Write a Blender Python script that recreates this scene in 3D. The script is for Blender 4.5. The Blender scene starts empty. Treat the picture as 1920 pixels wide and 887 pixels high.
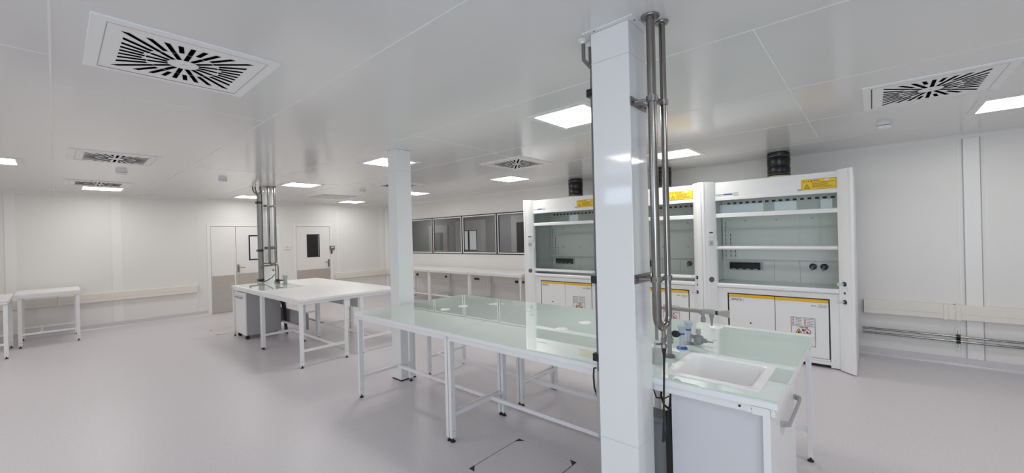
import bpy, bmesh, math
from mathutils import Vector, Matrix
S = bpy.context.scene
COL = S.collection
R = math.radians
ZC = 2.714           # ceiling height
XL, YB, XR, YF = -11.633, 7.058, 3.9, -3.6   # left, back (windows), right, front (behind camera)

# ------------------------------------------------------------------ materials
def mat(name, col, rough=.5, metal=0, spec=.5, coat=0, coat_r=.03, emit=None, es=0):
    m = bpy.data.materials.new(name); m.use_nodes = True
    b = m.node_tree.nodes['Principled BSDF']
    b.inputs['Base Color'].default_value = (*col, 1)
    b.inputs['Roughness'].default_value = rough
    b.inputs['Metallic'].default_value = metal
    b.inputs['Specular IOR Level'].default_value = spec
    b.inputs['Coat Weight'].default_value = coat
    b.inputs['Coat Roughness'].default_value = coat_r
    if emit:
        b.inputs['Emission Color'].default_value = (*emit, 1); b.inputs['Emission Strength'].default_value = es
    return m
def nodes(m): return m.node_tree.nodes, m.node_tree.links, m.node_tree.nodes['Principled BSDF']
def noise_bump(m, scale, strength, dist=.001, detail=2):
    n, l, b = nodes(m)
    tc = n.new('ShaderNodeTexCoord'); t = n.new('ShaderNodeTexNoise'); bp = n.new('ShaderNodeBump')
    t.inputs['Scale'].default_value = scale; t.inputs['Detail'].default_value = detail
    bp.inputs['Strength'].default_value = strength; bp.inputs['Distance'].default_value = dist
    l.new(tc.outputs['Object'], t.inputs['Vector']); l.new(t.outputs['Fac'], bp.inputs['Height']); l.new(bp.outputs['Normal'], b.inputs['Normal'])
def brushed(m, c1, c2, axis_scale):
    n, l, b = nodes(m)
    tc = n.new('ShaderNodeTexCoord'); mp = n.new('ShaderNodeMapping'); t = n.new('ShaderNodeTexNoise'); r = n.new('ShaderNodeValToRGB')
    mp.inputs['Scale'].default_value = axis_scale; t.inputs['Scale'].default_value = 6; t.inputs['Detail'].default_value = 5
    r.color_ramp.elements[0].color = (*c1, 1); r.color_ramp.elements[1].color = (*c2, 1)
    r.color_ramp.elements[0].position = .35; r.color_ramp.elements[1].position = .65
    l.new(tc.outputs['Object'], mp.inputs['Vector']); l.new(mp.outputs['Vector'], t.inputs['Vector'])
    l.new(t.outputs['Fac'], r.inputs['Fac']); l.new(r.outputs['Color'], b.inputs['Base Color'])

M = {}
M['wall'] = mat('wall_panel_white', (.80, .785, .76), .38, spec=.4)
M['trim'] = mat('trim_white', (.84, .83, .81), .35)
M['ceil'] = mat('ceiling_lacquer', (.78, .78, .77), .15, spec=.5); noise_bump(M['ceil'], .8, .02, .004, 1)
M['joint'] = mat('sealant_joint', (.9, .9, .89), .5)
M['seam'] = mat('dark_seam', (.50, .485, .465), .6)
M['white'] = mat('white_powder_coat', (.84, .84, .84), .32)
M['hood'] = mat('fume_hood_white', (.86, .86, .855), .3)
M['pillar'] = mat('pillar_lacquer', (.83, .835, .83), .06, spec=.5)
M['laminate'] = mat('white_laminate', (.88, .87, .865), .35)
M['glasstop'] = mat('back_painted_glass', (.68, .77, .733), .004, spec=.62, coat=.3, coat_r=0); noise_bump(M['glasstop'], 2.2, .014, .004, 0)
M['steel'] = mat('polished_steel', (.50, .47, .44), .2, 1); brushed(M['steel'], (.20, .188, .175), (.34, .32, .30), (14, 14, .5))
M['clamp'] = mat('clamp_steel', (.30, .29, .28), .38, 1)
M['alu'] = mat('satin_aluminium', (.50, .495, .48), .42, .8)
M['kick'] = mat('kick_plate_steel', (.60, .55, .50), .42, .75); brushed(M['kick'], (.56, .51, .46), (.64, .59, .54), (1, 1, 20))
M['conduit'] = mat('grey_conduit', (.17, .16, .155), .45)
M['grey'] = mat('grey_fitting', (.42, .43, .42), .4)
M['lgrey'] = mat('light_grey_plastic', (.60, .61, .61), .4)
M['tapgrey'] = mat('tap_epoxy_grey', (.27, .27, .265), .3)
M['tapbeige'] = mat('tap_handle_beige', (.40, .38, .345), .35)
M['trunkgrey'] = mat('trunking_grey', (.27, .26, .25), .4)
M['bluegrey'] = mat('tap_epoxy_pale', (.46, .50, .56), .3)
M['panelgrey'] = mat('grey_panel', (.42, .43, .44), .5)
M['cabgrey'] = mat('cabinet_pale_grey', (.66, .67, .69), .4)
M['black'] = mat('black_plastic', (.012, .012, .013), .4)
M['rubber'] = mat('black_rubber', (.015, .015, .015), .6)
M['duct'] = mat('black_duct_foil', (.006, .007, .009), .3)
M['collar'] = mat('duct_collar_beige', (.62, .52, .38), .6)
M['blue'] = mat('blue_ring', (.03, .10, .35), .35)
M['navy'] = mat('navy_plastic', (.02, .035, .08), .35)
M['yellow'] = mat('yellow_sign', (.90, .60, .02), .45)
M['yrail'] = mat('yellow_rail', (.85, .50, .03), .35)
M['ink'] = mat('black_ink', (.03, .028, .025), .6)
M['inkbrown'] = mat('sign_ink', (.16, .10, .02), .6)
M['red'] = mat('red_ink', (.55, .03, .05), .5)
M['logo'] = mat('logo_blue', (.10, .13, .30), .5)
M['paper'] = mat('label_paper', (.82, .81, .80), .5)
M['trunk'] = mat('trunking_cream', (.80, .765, .70), .4)
M['sink'] = mat('white_ceramic', (.90, .895, .89), .32)
M['liner'] = mat('hood_liner', (.86, .885, .85), .4)
M['dish'] = mat('hood_worktop', (.70, .76, .72), .12)
M['disc'] = mat('dark_grey_disc', (.12, .12, .12), .5)
M['darkroom'] = mat('adjoining_grey', (.52, .52, .525), .5)
M['darkgap'] = mat('dark_opening', (.05, .05, .055), .5)
M['doorw'] = mat('door_white', (.82, .805, .785), .35)
M['lamp'] = mat('lamp_diffuser', (.9, .9, .9), .5, emit=(1, .985, .95), es=11)
M['litpane'] = mat('lit_pane', (.8, .8, .8), .3, emit=(.93, 1, .96), es=.22)  # pane glow stands in for the lit corridor beyond the door
M['adjfill'] = mat('adjoining_fill', (.9, .9, .9), .5, emit=(1, .99, .97), es=7.5)
M['softpane'] = mat('soft_pane', (.8, .8, .8), .3, emit=(.93, 1, .97), es=.02)  # faint glow put into the glass for the lit room behind it

for q in ('lamp', 'adjfill'): M[q].cycles.emission_sampling = 'FRONT'
for q in ('litpane', 'softpane'): M[q].cycles.emission_sampling = 'NONE'
# speckled vinyl floor
m = M['floor'] = mat('speckled_vinyl', (.6, .57, .58), .34, spec=.42)
n, l, b = nodes(m)
tc = n.new('ShaderNodeTexCoord')
t1 = n.new('ShaderNodeTexNoise'); t1.inputs['Scale'].default_value = 90; t1.inputs['Detail'].default_value = 3
r1 = n.new('ShaderNodeValToRGB'); e = r1.color_ramp.elements
e[0].position = .38; e[0].color = (.605, .575, .60, 1); e[1].position = .62; e[1].color = (.67, .64, .665, 1)
vo = n.new('ShaderNodeTexVoronoi'); vo.inputs['Scale'].default_value = 26
r2 = n.new('ShaderNodeValToRGB'); e = r2.color_ramp.elements
e[0].position = .06; e[0].color = (.62, .60, .62, 1); e[1].position = .13; e[1].color = (1, 1, 1, 1)
mx = n.new('ShaderNodeMix'); mx.data_type = 'RGBA'; mx.blend_type = 'MULTIPLY'; mx.inputs['Factor'].default_value = .75
l.new(tc.outputs['Object'], t1.inputs['Vector']); l.new(tc.outputs['Object'], vo.inputs['Vector'])
l.new(t1.outputs['Fac'], r1.inputs['Fac']); l.new(vo.outputs['Distance'], r2.inputs['Fac'])
l.new(r1.outputs['Color'], mx.inputs['A']); l.new(r2.outputs['Color'], mx.inputs['B']); l.new(mx.outputs['Result'], b.inputs['Base Color'])
M['hatch'] = mat('hatch_vinyl', (.55, .525, .54), .34, spec=.42)

def glass(name, tint, rough=0.0, ior=1.45):
    m = bpy.data.materials.new(name); m.use_nodes = True
    n, l = m.node_tree.nodes, m.node_tree.links; n.clear()
    o = n.new('ShaderNodeOutputMaterial'); mix = n.new('ShaderNodeMixShader'); f = n.new('ShaderNodeFresnel')
    t = n.new('ShaderNodeBsdfTransparent'); g = n.new('ShaderNodeBsdfGlossy')
    f.inputs['IOR'].default_value = ior; t.inputs['Color'].default_value = (*tint, 1); g.inputs['Roughness'].default_value = rough
    g.inputs['Color'].default_value = (.95, .98, .97, 1)
    l.new(f.outputs['Fac'], mix.inputs['Fac']); l.new(t.outputs['BSDF'], mix.inputs[1]); l.new(g.outputs['BSDF'], mix.inputs[2])
    l.new(mix.outputs['Shader'], o.inputs['Surface'])
    return m
M['sash'] = glass('sash_glass', (.93, .965, .945))
M['vent'] = mat('diffuser_white', (.92, .92, .915), .4)
M['pane'] = glass('window_glass', (.62, .63, .64), ior=1.5)
M['void'] = mat('slot_void', (.003, .003, .003), 1, spec=0)
M['daypane'] = glass('clear_glass', (.97, .98, .98))

# ------------------------------------------------------------------ mesh building
class MB:
    def __init__(s): s.v = []; s.f = []
    def add(s, vs, fs):
        o = len(s.v); s.v += [tuple(map(float, p)) for p in vs]; s.f += [tuple(o + i for i in f) for f in fs]; return s
    def box(s, x0, y0, z0, x1, y1, z1):
        x0, x1 = sorted((x0, x1)); y0, y1 = sorted((y0, y1)); z0, z1 = sorted((z0, z1))
        return s.add([(x0,y0,z0),(x1,y0,z0),(x1,y1,z0),(x0,y1,z0),(x0,y0,z1),(x1,y0,z1),(x1,y1,z1),(x0,y1,z1)],
                     [(0,3,2,1),(4,5,6,7),(0,1,5,4),(1,2,6,5),(2,3,7,6),(3,0,4,7)])
    def prism(s, poly, axis, a0, a1):
        """poly: 2-D outline in the plane normal to axis; X->(y,z)  Y->(x,z)  Z->(x,y)"""
        k = len(poly)
        def P(p, a): return {'X': (a, p[0], p[1]), 'Y': (p[0], a, p[1]), 'Z': (p[0], p[1], a)}[axis]
        vs = [P(p, a0) for p in poly] + [P(p, a1) for p in poly]
        area = sum(poly[i][0]*poly[(i+1) % k][1]-poly[(i+1) % k][0]*poly[i][1] for i in range(k))
        flip = (area > 0) == (a1 > a0)
        if axis == 'Y': flip = not flip
        fs = [tuple(range(k)), tuple(range(2*k-1, k-1, -1))] + [(i, i+k, (i+1) % k+k, (i+1) % k) for i in range(k)]
        if not flip: fs = [tuple(reversed(f)) for f in fs]
        if flip: fs[0] = tuple(reversed(range(k))); fs[1] = tuple(range(k, 2*k)); fs[2:] = [tuple(reversed(f)) for f in fs[2:]]
        return s.add(vs, fs)
    def lathe(s, prof, c=(0,0,0), axis=(0,0,1), n=20):
        """prof: (radius, distance along the axis)"""
        q = Vector((0,0,1)).rotation_difference(Vector(axis)); c = Vector(c); vs = []; fs = []
        for r, h in prof:
            for i in range(n):
                a = 2*math.pi*i/n; vs.append(c + q @ Vector((r*math.cos(a), r*math.sin(a), h)))
        for j in range(len(prof)-1):
            for i in range(n):
                a, b = j*n+i, j*n+(i+1) % n; fs.append((a, b, b+n, a+n))
        fs.append(tuple(reversed(range(n)))); fs.append(tuple(range((len(prof)-1)*n, len(prof)*n)))
        return s.add(vs, fs)
    def cyl(s, p0, p1, r, n=16, r2=None):
        d = Vector(p1)-Vector(p0); return s.lathe([(r, 0), (r if r2 is None else r2, d.length)], p0, d.normalized(), n)
    def tube(s, pts, r, n=14, rs=None):
        pts = [Vector(p) for p in pts]; vs = []; fs = []
        t = (pts[1]-pts[0]).normalized(); u = t.orthogonal().normalized()
        for i, p in enumerate(pts):
            a = (pts[i]-pts[i-1]).normalized() if i else t
            b2 = (pts[i+1]-pts[i]).normalized() if i < len(pts)-1 else a
            tn = (a+b2); tn = tn.normalized() if tn.length > 1e-6 else a
            u = (u - tn*u.dot(tn)).normalized(); w = tn.cross(u); rr = rs[i] if rs else r
            for k in range(n):
                g = 2*math.pi*k/n; vs.append(p+u*rr*math.cos(g)+w*rr*math.sin(g))
        for j in range(len(pts)-1):
            for k in range(n):
                a, b = j*n+k, j*n+(k+1) % n; fs.append((a, b, b+n, a+n))
        fs.append(tuple(reversed(range(n)))); fs.append(tuple(range((len(pts)-1)*n, len(pts)*n)))
        return s.add(vs, fs)
    def torus(s, c, Rr, r, axis=(0,0,1), n=24, k=8):
        q = Vector((0,0,1)).rotation_difference(Vector(axis)); c = Vector(c); vs = []; fs = []
        for i in range(n):
            a = 2*math.pi*i/n
            for j in range(k):
                g = 2*math.pi*j/k
                vs.append(c+q @ Vector(((Rr+r*math.cos(g))*math.cos(a), (Rr+r*math.cos(g))*math.sin(a), r*math.sin(g))))
        for i in range(n):
            for j in range(k):
                fs.append((i*k+j, ((i+1) % n)*k+j, ((i+1) % n)*k+(j+1) % k, i*k+(j+1) % k))
        return s.add(vs, fs)
    def quads_from(s, poly, z_fn):  # flat polygon
        vs = [z_fn(p) for p in poly]; return s.add(vs, [tuple(range(len(vs)))])
    def build(s, name, m, parent=None, org=(0,0,0), bevel=0, seg=2):
        me = bpy.data.meshes.new(name)
        me.from_pydata([(v[0]-org[0], v[1]-org[1], v[2]-org[2]) for v in s.v], [], s.f); me.update()
        me.materials.append(m if not isinstance(m, str) else M[m])
        bm = bmesh.new(); bm.from_mesh(me)
        if all(len(e.link_faces) == 2 for e in bm.edges): bmesh.ops.recalc_face_normals(bm, faces=bm.faces[:]); bm.to_mesh(me)
        bm.free()
        for p in me.polygons: p.use_smooth = True
        me.set_sharp_from_angle(angle=R(32))
        o = bpy.data.objects.new(name, me); COL.objects.link(o)
        if parent is not None: o.parent = parent
        if bevel:
            bv = o.modifiers.new('bevel', 'BEVEL'); bv.width = bevel; bv.segments = seg; bv.limit_method = 'ANGLE'; bv.angle_limit = R(40)
        return o

def arc(c, r, a0, a1, u, w, n=10):
    """points on an arc about c in the plane (u, w)"""
    c, u, w = Vector(c), Vector(u), Vector(w)
    return [c+u*r*math.cos(R(a0+(a1-a0)*i/n))+w*r*math.sin(R(a0+(a1-a0)*i/n)) for i in range(n+1)]

def text_mb(s, size, org, xdir=(1,0,0), ydir=(0,0,1), bold=0.0, align='LEFT'):
    cu = bpy.data.curves.new('txt', 'FONT'); cu.body = s; cu.size = size; cu.align_x = align; cu.offset = bold; cu.resolution_u = 3
    o = bpy.data.objects.new('txt', cu); COL.objects.link(o)
    bpy.context.view_layer.update()
    me = bpy.data.meshes.new_from_object(o.evaluated_get(bpy.context.evaluated_depsgraph_get()))
    xd, yd, og = Vector(xdir), Vector(ydir), Vector(org)
    mb = MB(); mb.add([og+xd*v.co.x+yd*v.co.y for v in me.vertices], [tuple(p.vertices) for p in me.polygons])
    bpy.data.objects.remove(o); bpy.data.curves.remove(cu); bpy.data.meshes.remove(me)
    return mb

class Thing:
    def __init__(s, name, label, cat, loc=(0,0,0), group=None):
        o = bpy.data.objects.new(name, None); COL.objects.link(o); o.location = loc; o.empty_display_size = .1
        o['label'] = label; o['category'] = cat
        if group: o['group'] = group
        s.o = o; s.loc = loc
    def w(s, name, mb, m, parent=None, **k):   # world-coordinate mesh as a part
        return mb.build(name, m, parent or s.o, s.loc, **k)
    def l(s, name, mb, m, parent=None, **k):   # local-coordinate mesh as a part
        return mb.build(name, m, parent or s.o, **k)
def single(name, mb, m, label, cat, group=None, org=(0,0,0), **k):
    o = mb.build(name, m, None, org, **k); o.location = org; o['label'] = label; o['category'] = cat
    if group: o['group'] = group
    return o
def struct(name, mb, m, parent=None, **k):
    o = mb.build(name, m, parent, **k)
    if parent is None: o['kind'] = 'structure'
    return o
def struct_root(name):
    o = bpy.data.objects.new(name, None); COL.objects.link(o); o['kind'] = 'structure'; o.empty_display_size = .1; return o
def copy_thing(o, loc, label):
    c = o.copy(); COL.objects.link(c); c.location = loc; c['label'] = label
    for ch in list(o.children):
        d = ch.copy(); COL.objects.link(d); d.parent = c
        for g in list(ch.children):
            h = g.copy(); COL.objects.link(h); h.parent = d
    return c

# ------------------------------------------------------------------ room shell
struct('floor', MB().box(XL-.15, YF-.15, -.1, XR+.15, YB+.15, 0), 'floor')
struct('ceiling', MB().box(XL-.15, YF-.15, ZC, XR+.15, YB+.15, ZC+.12), 'ceil')
struct('wall_left', MB().box(XL-.15, YF-.15, 0, XL, 2.43, ZC).box(XL-.15, 5.234, 0, XL, YB+.15, ZC).box(XL-.15, 2.43, 2.065, XL, 5.234, ZC)
       .box(XL-.15, 3.86, 0, XL, 4.323, 2.065), 'wall')
WX = [-10.5, -9.247, -8.0, -6.75, -5.5]
WZ0, WZ1 = 1.225, 2.225
struct('wall_back', MB().box(XL, YB, 0, XR+.15, YB+.15, WZ0).box(XL, YB, WZ1, XR+.15, YB+.15, ZC).box(XL, YB, WZ0, WX[0], YB+.15, WZ1)
       .box(WX[-1], YB, WZ0, XR+.15, YB+.15, WZ1), 'wall')
struct('wall_right', MB().box(XR, YF-.15, 0, XR+.15, YB, ZC), 'wall')
# wall behind the camera, with a band of high daylight windows
fz0, fz1 = 2.2, 2.62
fw = [(-10.5, -9.9), (-4.1, -2.66), (-2.45, -1.75), (-1.52, -1.30), (-1.24, -.85)]
BW = (.1, 3.5, .9)      # one large unseen window further right, added to light pillar front and cabinet sides
mb = MB().box(XL, YF-.15, 0, BW[0], YF, fz0).box(BW[0], YF-.15, 0, BW[1], YF, BW[2]).box(XL, YF-.15, fz1, XR, YF, ZC)
xs = XL
for a, b2 in fw: mb.box(xs, YF-.15, fz0, a, YF, fz1); xs = b2
mb.box(xs, YF-.15, fz0, BW[0], YF, fz1).box(BW[1], YF-.15, 0, XR, YF, fz1)
struct('wall_front', mb, 'wall')
for i, (a, b2) in enumerate(fw+[BW[:2]]):
    if i == len(fw): fz0 = BW[2]
    r = struct_root('window_%d' % (i+5))
    g = .05
    struct('frame', MB().box(a, YF-.1, fz0, a+g, YF-.04, fz1).box(b2-g, YF-.1, fz0, b2, YF-.04, fz1).box(a+g, YF-.1, fz0, b2-g, YF-.04, fz0+g).box(a+g, YF-.1, fz1-g, b2-g, YF-.04, fz1), 'trim', r)
    struct('pane', MB().add([(a+g, YF-.07, fz0+g), (b2-g, YF-.07, fz0+g), (b2-g, YF-.07, fz1-g), (a+g, YF-.07, fz1-g)], [(3, 2, 1, 0)]), 'daypane', r)

# ceiling panel joints: long ones along x, short cross joints
mb = MB()
for y in (-1.23, 0.0, 1.236, 2.46, 3.70, 4.93, 6.16): mb.box(XL+.05, y-.005, ZC-.0012, XR-.05, y+.005, ZC+.001)
for x, y0, y1 in ((-.45, 2.46, 6.16), (-3.35, -1.23, 0), (-3.95, 0, 1.236), (-3.5, 2.46, 3.70), (-3.6, 3.70, 4.93), (-6.9, 1.236, 2.46), (-7.6, 2.46, 3.7), (1.9, 0, 2.46)):
    mb.box(x-.004, y0, ZC-.001, x+.004, y1, ZC+.001)
struct('trim_1', mb, 'joint')
# cornice and coved corners
k = .045
def cove(axis, a0, a1, cx, cz, sx, sz):
    return MB().prism([(cx, cz), (cx+sx*k, cz), (cx+sx*k*.45, cz+sz*k*.18), (cx+sx*k*.18, cz+sz*k*.45), (cx, cz+sz*k)], axis, a0, a1)
struct('trim_2', cove('X', XL, XR, YB, ZC, -1, -1), 'trim')
struct('trim_3', cove('Y', YF, YB, XL, ZC, 1, -1), 'trim')
struct('trim_4', cove('Z', .1, ZC, XL, YB, 1, -1), 'trim')
struct('trim_5', MB().box(XL, 6.80, .1, XL+.006, 6.96, ZC-.045), 'trim', bevel=.002)
# cover strips over the wall panel joints
mb = MB()
for a, b2 in ((-.60, -.47), (.775, .925), (5.43, 5.50)): mb.box(XL, a, .1, XL+.007, b2, ZC-.045)
for y in (.70, 2.16, 2.20, 5.39, 5.56): mb.box(XL, y-.006, .1, XL+.003, y+.006, ZC-.045)
struct('trim_6', mb, 'trim', bevel=.002)
mb = MB()
for a, b2 in ((.805, .935),): mb.box(a, YB-.007, .1, b2, YB, ZC-.045)
for x in (.765, -1.47, -3.1, -4.0, .975): mb.box(x-.006, YB-.003, .1, x+.006, YB, ZC-.045)
struct('trim_7', mb, 'trim', bevel=.002)
mb = MB()
for x in (.80, .94): mb.box(x-.003, YB-.0075, .1, x+.003, YB-.0005, ZC-.045)
struct('trim_8', mb, 'seam')
# coved skirting in the floor vinyl
def skirt(axis, a0, a1, c, s): return MB().prism([(c, 0), (c+s*.05, 0), (c+s*.022, .008), (c+s*.008, .025), (c+s*.005, .1), (c, .1)], axis, a0, a1)
struct('baseboard_back', skirt('X', XL+.05, XR, YB, -1), 'floor')
struct('baseboard_left', skirt('Y', YF, 2.36, XL, 1), 'floor')
struct('baseboard_corner', skirt('Y', 5.30, YB-.05, XL, 1), 'floor')
struct('baseboard_middle', skirt('Y', 3.92, 4.26, XL, 1), 'floor')

# ------------------------------------------------------------------ windows to the adjoining room
for i in range(4):
    a, b2 = WX[i], WX[i+1]
    r = struct_root('window_%d' % (i+1))
    def ring(x0, z0, x1, z1, t, y0, y1): return MB().box(x0, y0, z0, x0+t, y1, z1).box(x1-t, y0, z0, x1, y1, z1).box(x0+t, y0, z0, x1-t, y1, z0+t).box(x0+t, y0, z1-t, x1-t, y1, z1)
    struct('gasket', ring(a, WZ0, b2, WZ1, .022, YB-.008, YB+.04), 'black', r)
    struct('frame', ring(a+.022, WZ0+.022, b2-.022, WZ1-.022, .026, YB-.004, YB+.03), 'white', r)
    struct('inner_bead', ring(a+.048, WZ0+.048, b2-.048, WZ1-.048, .012, YB+.004, YB+.03), 'disc', r)
    struct('pane', MB().add([(a+.05, YB+.02, WZ0+.05), (b2-.05, YB+.02, WZ0+.05), (b2-.05, YB+.02, WZ1-.05), (a+.05, YB+.02, WZ1-.05)], [(0, 1, 2, 3)]), 'pane', r)
# the adjoining room seen through them
AY = 9.5
struct('wall_adjoining', MB().box(-15, AY, 0, -3, AY+.1, ZC).box(-15.1, YB, 0, -15, AY, ZC).box(-3, YB+.15, 0, -2.9, AY, ZC).box(-15, YB, 0, XL-.15, YB+.15, ZC), 'darkroom')
struct('floor_adjoining', MB().box(-15, YB+.15, -.1, -3, AY, 0), 'floor')
struct('ceiling_adjoining', MB().box(-15, YB+.15, ZC, -3, AY, ZC+.1), 'darkroom')
struct('trim_9', MB().box(-15, YB+.151, 1.16, -3, YB+.45, 1.20), 'disc')
for lx_ in (-12.4, -8.6):
    struct('trim_%d' % (10 if lx_ < -10 else 11), MB().add([(lx_-.31, 8.05, ZC-.004), (lx_+.31, 8.05, ZC-.004), (lx_+.31, 8.67, ZC-.004), (lx_-.31, 8.67, ZC-.004)], [(3, 2, 1, 0)]), 'adjfill')  # not trim: glowing panels added to brighten the adjoining room
d = struct_root('door_3')
struct('door_leaf', MB().box(-10.95, AY-.05, 0, -9.75, AY, 2.14), 'doorw', d)
struct('door_frame', MB().box(-11.05, AY-.06, 0, -10.95, AY, 2.24).box(-9.75, AY-.06, 0, -9.6, AY, 2.24).box(-10.95, AY-.06, 2.14, -9.75, AY, 2.24), 'trim', d)
struct('window_frame', MB().box(-10.68, AY-.055, 1.2, -9.97, AY-.04, 1.9), 'black', d)
struct('window_pane', MB().box(-10.65, AY-.06, 1.23, -10.42, AY-.05, 1.87).box(-10.33, AY-.06, 1.23, -10.0, AY-.05, 1.87), 'litpane', d)
d = struct_root('door_4')
struct('door_leaf', MB().box(-12.55, AY-.04, 0, -11.6, AY, 2.05), 'doorw', d)
struct('door_frame', MB().box(-12.62, AY-.05, 0, -12.55, AY, 2.12).box(-11.6, AY-.05, 0, -11.53, AY, 2.12).box(-12.55, AY-.05, 2.05, -11.6, AY, 2.12), 'trim', d)
struct('window_pane', MB().box(-12.25, AY-.045, 1.2, -11.8, AY-.03, 1.86), 'panelgrey', d)
d = struct_root('door_5')
struct('door_opening', MB().box(-8.20, AY-.02, 0, -7.2, AY, 2.08), 'darkgap', d)
struct('door_frame', MB().box(-8.42, AY-.05, 0, -8.20, AY, 2.3).box(-8.20, AY-.05, 2.08, -7.2, AY, 2.3), 'doorw', d)

# ------------------------------------------------------------------ doors in the left wall
def handle(root, y, z0, z1, zl, sgn):
    x = XL+.0
    o = struct('handle_plate', MB().box(x, y, z0, x+.012, y+.045, z1), 'clamp', root, bevel=.004)
    yc = y+.0225
    struct('lever', MB().tube([(x+.012, yc, zl), (x+.05, yc, zl), (x+.056, yc+sgn*.012, zl), (x+.056, yc+sgn*.13, zl-.005)], .009), 'clamp', o)
def leaf(root, y0, y1, kick):
    struct('door_leaf', MB().box(XL-.05, y0, .006, XL-.004, y1, 2.06), 'doorw', root)
    struct('kick_plate', MB().box(XL-.005, y0+.008, .01, XL-.001, y1-.008, kick), 'kick', root)
d = struct_root('door_1')
leaf(d, 2.437, 2.93, .885); leaf(d, 2.94, 3.853, .905)
struct('door_stop', MB().box(XL-.06, 2.43, 0, XL-.05, 3.86, 2.065), 'seam', d)
struct('meeting_stile', MB().box(XL-.004, 2.90, .02, XL+.002, 2.93, 2.05), 'doorw', d)
struct('door_frame', MB().box(XL, 2.36, 0, XL+.008, 2.43, 2.14).box(XL, 3.86, 0, XL+.008, 3.93, 2.14).box(XL, 2.43, 2.067, XL+.008, 3.86, 2.14), 'trim', d, bevel=.002)
struct('window_frame', MB().box(XL-.003, 3.21, 1.22, XL+.003, 3.24, 1.845).box(XL-.003, 3.54, 1.22, XL+.003, 3.57, 1.845).box(XL-.003, 3.24, 1.22, XL+.003, 3.54, 1.25).box(XL-.003, 3.24, 1.815, XL+.003, 3.54, 1.845), 'black', d)
struct('window_pane', MB().box(XL-.003, 3.24, 1.25, XL-.001, 3.54, 1.815), 'softpane', d)
handle(d, 2.955, .935, 1.13, 1.058, 1)
d = struct_root('door_2')
leaf(d, 4.33, 5.228, .875)
struct('door_stop', MB().box(XL-.06, 4.323, 0, XL-.05, 5.234, 2.065), 'seam', d)
struct('door_frame', MB().box(XL, 4.25, 0, XL+.008, 4.323, 2.14).box(XL, 5.234, 0, XL+.008, 5.307, 2.14).box(XL, 4.323, 2.067, XL+.008, 5.234, 2.14), 'trim', d, bevel=.002)
pn = struct('window_pane', MB().box(XL-.004, 4.602, 1.215, XL+.002, 4.945, 1.848), 'black', d)
struct('glazing_bead', MB().box(XL-.003, 4.905, 1.24, XL+.0035, 4.917, 1.82), 'grey', pn)
handle(d, 5.165, .915, 1.131, 1.057, -1)

# ------------------------------------------------------------------ pillars
def pillar(x0, y0, x1, y1, label, seams, cap=True):
    t = Thing('pillar', label, 'pillar', ((x0+x1)/2, (y0+y1)/2, 0))
    t.w('shaft', MB().box(x0, y0, .012, x1, y1, ZC-.006), 'pillar', bevel=.004)
    if cap: t.w('ceiling_plate', MB().box(x0-.04, y0-.025, ZC-.005, x1+.035, y1+.04, ZC), 'pillar')
    for z in seams: t.w('seam', MB().box(x0-.0008, y0-.0008, z-.0015, x1+.0008, y1+.0008, z+.0015), 'lgrey')
    t.w('base_gasket', MB().box(x0-.002, y0-.002, 0, x1+.002, y1+.002, .014), 'black')
    if cap:
        for q in ((x0+.03, y0-.015), (x1+.02, y0+.03), (x1+.02, y1)): t.w('screw', MB().lathe([(.006, 0), (.004, .003)], (q[0], q[1], ZC-.005), (0, 0, -1), 10), 'clamp')
    return t
pillar(-1.088, 1.885, -.878, 2.078, 'white square pillar nearest the camera at the front edge of the glass island', (.60, 2.548))
pillar(-4.31, 2.65, -4.125, 2.85, 'white square pillar standing by the left end of the glass island', (2.46,))
pillar(-8.80, 2.62, -8.612, 2.845, 'distant white pillar at the end of the white island, behind two steel pipes', (), False)

# ------------------------------------------------------------------ steel service pipes
def flange(c, r): return MB().lathe([(r*2.0, 0), (r*2.1, .004), (r*2.0, .009), (r*1.05, .012), (r*1.05, .018)], c, (0, 0, -1), 24)
def riser(label, xa, ya, xb, yb, zu, ra, rb, wallx, brackets, loc):
    t = Thing('service_pipe', label, 'pipe', loc)
    ym = (ya+yb)/2; xm = (xa+xb)/2; rad = (yb-ya)/2
    pts = [(xa, ya, ZC)]; rs = [ra]
    pts.append((xa, ya, zu+rad+.02)); rs.append(ra)
    N = 14
    for i in range(N+1):
        a = math.pi*i/N; f = i/N
        pts.append((xa+(xb-xa)*f, ym-rad*math.cos(a), zu+rad-rad*math.sin(a))); rs.append(ra+(rb-ra)*f)
    pts.append((xb, yb, ZC)); rs.append(rb)
    t.w('pipe', MB().tube(pts, ra, 20, rs), 'steel')
    t.w('ceiling_flange', flange((xa, ya, ZC), ra), 'clamp'); t.w('ceiling_flange', flange((xb, yb, ZC), rb), 'clamp')
    for z in brackets:
        b = t.w('bracket', MB().box(wallx, ya-.06, z-.022, wallx+.005, yb+.03, z+.022).cyl((wallx+.005, ya-.02, z), (xa-ra*.6, ya-.004, z), .007).cyl((wallx+.005, yb-.02, z), (xb-rb*.6, yb-.004, z), .006), 'clamp')
        t.w('clamp', MB().lathe([(ra+.001, 0), (ra+.007, .001), (ra+.007, .029), (ra+.001, .03)], (xa, ya, z-.015), (0, 0, 1), 20)
            .lathe([(rb+.001, 0), (rb+.006, .001), (rb+.006, .027), (rb+.001, .028)], (xb, yb, z-.014), (0, 0, 1), 20)
            .box(xa-.004, ya+ra, z-.011, xa+.016, yb-rb, z+.011).cyl((xa+.008, ym, z), (xa+.034, ym, z), .006, 8).box(xa+.0, ya-ra-.014, z-.010, xa+.012, ya-ra, z+.010), 'clamp')
        [t.w('bolt', MB().lathe([(.008, 0), (.008, .005)], (wallx+.005, q, z), (1, 0, 0), 6), 'steel', b) for q in (ya-.045, yb+.015)]
    return t
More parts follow.
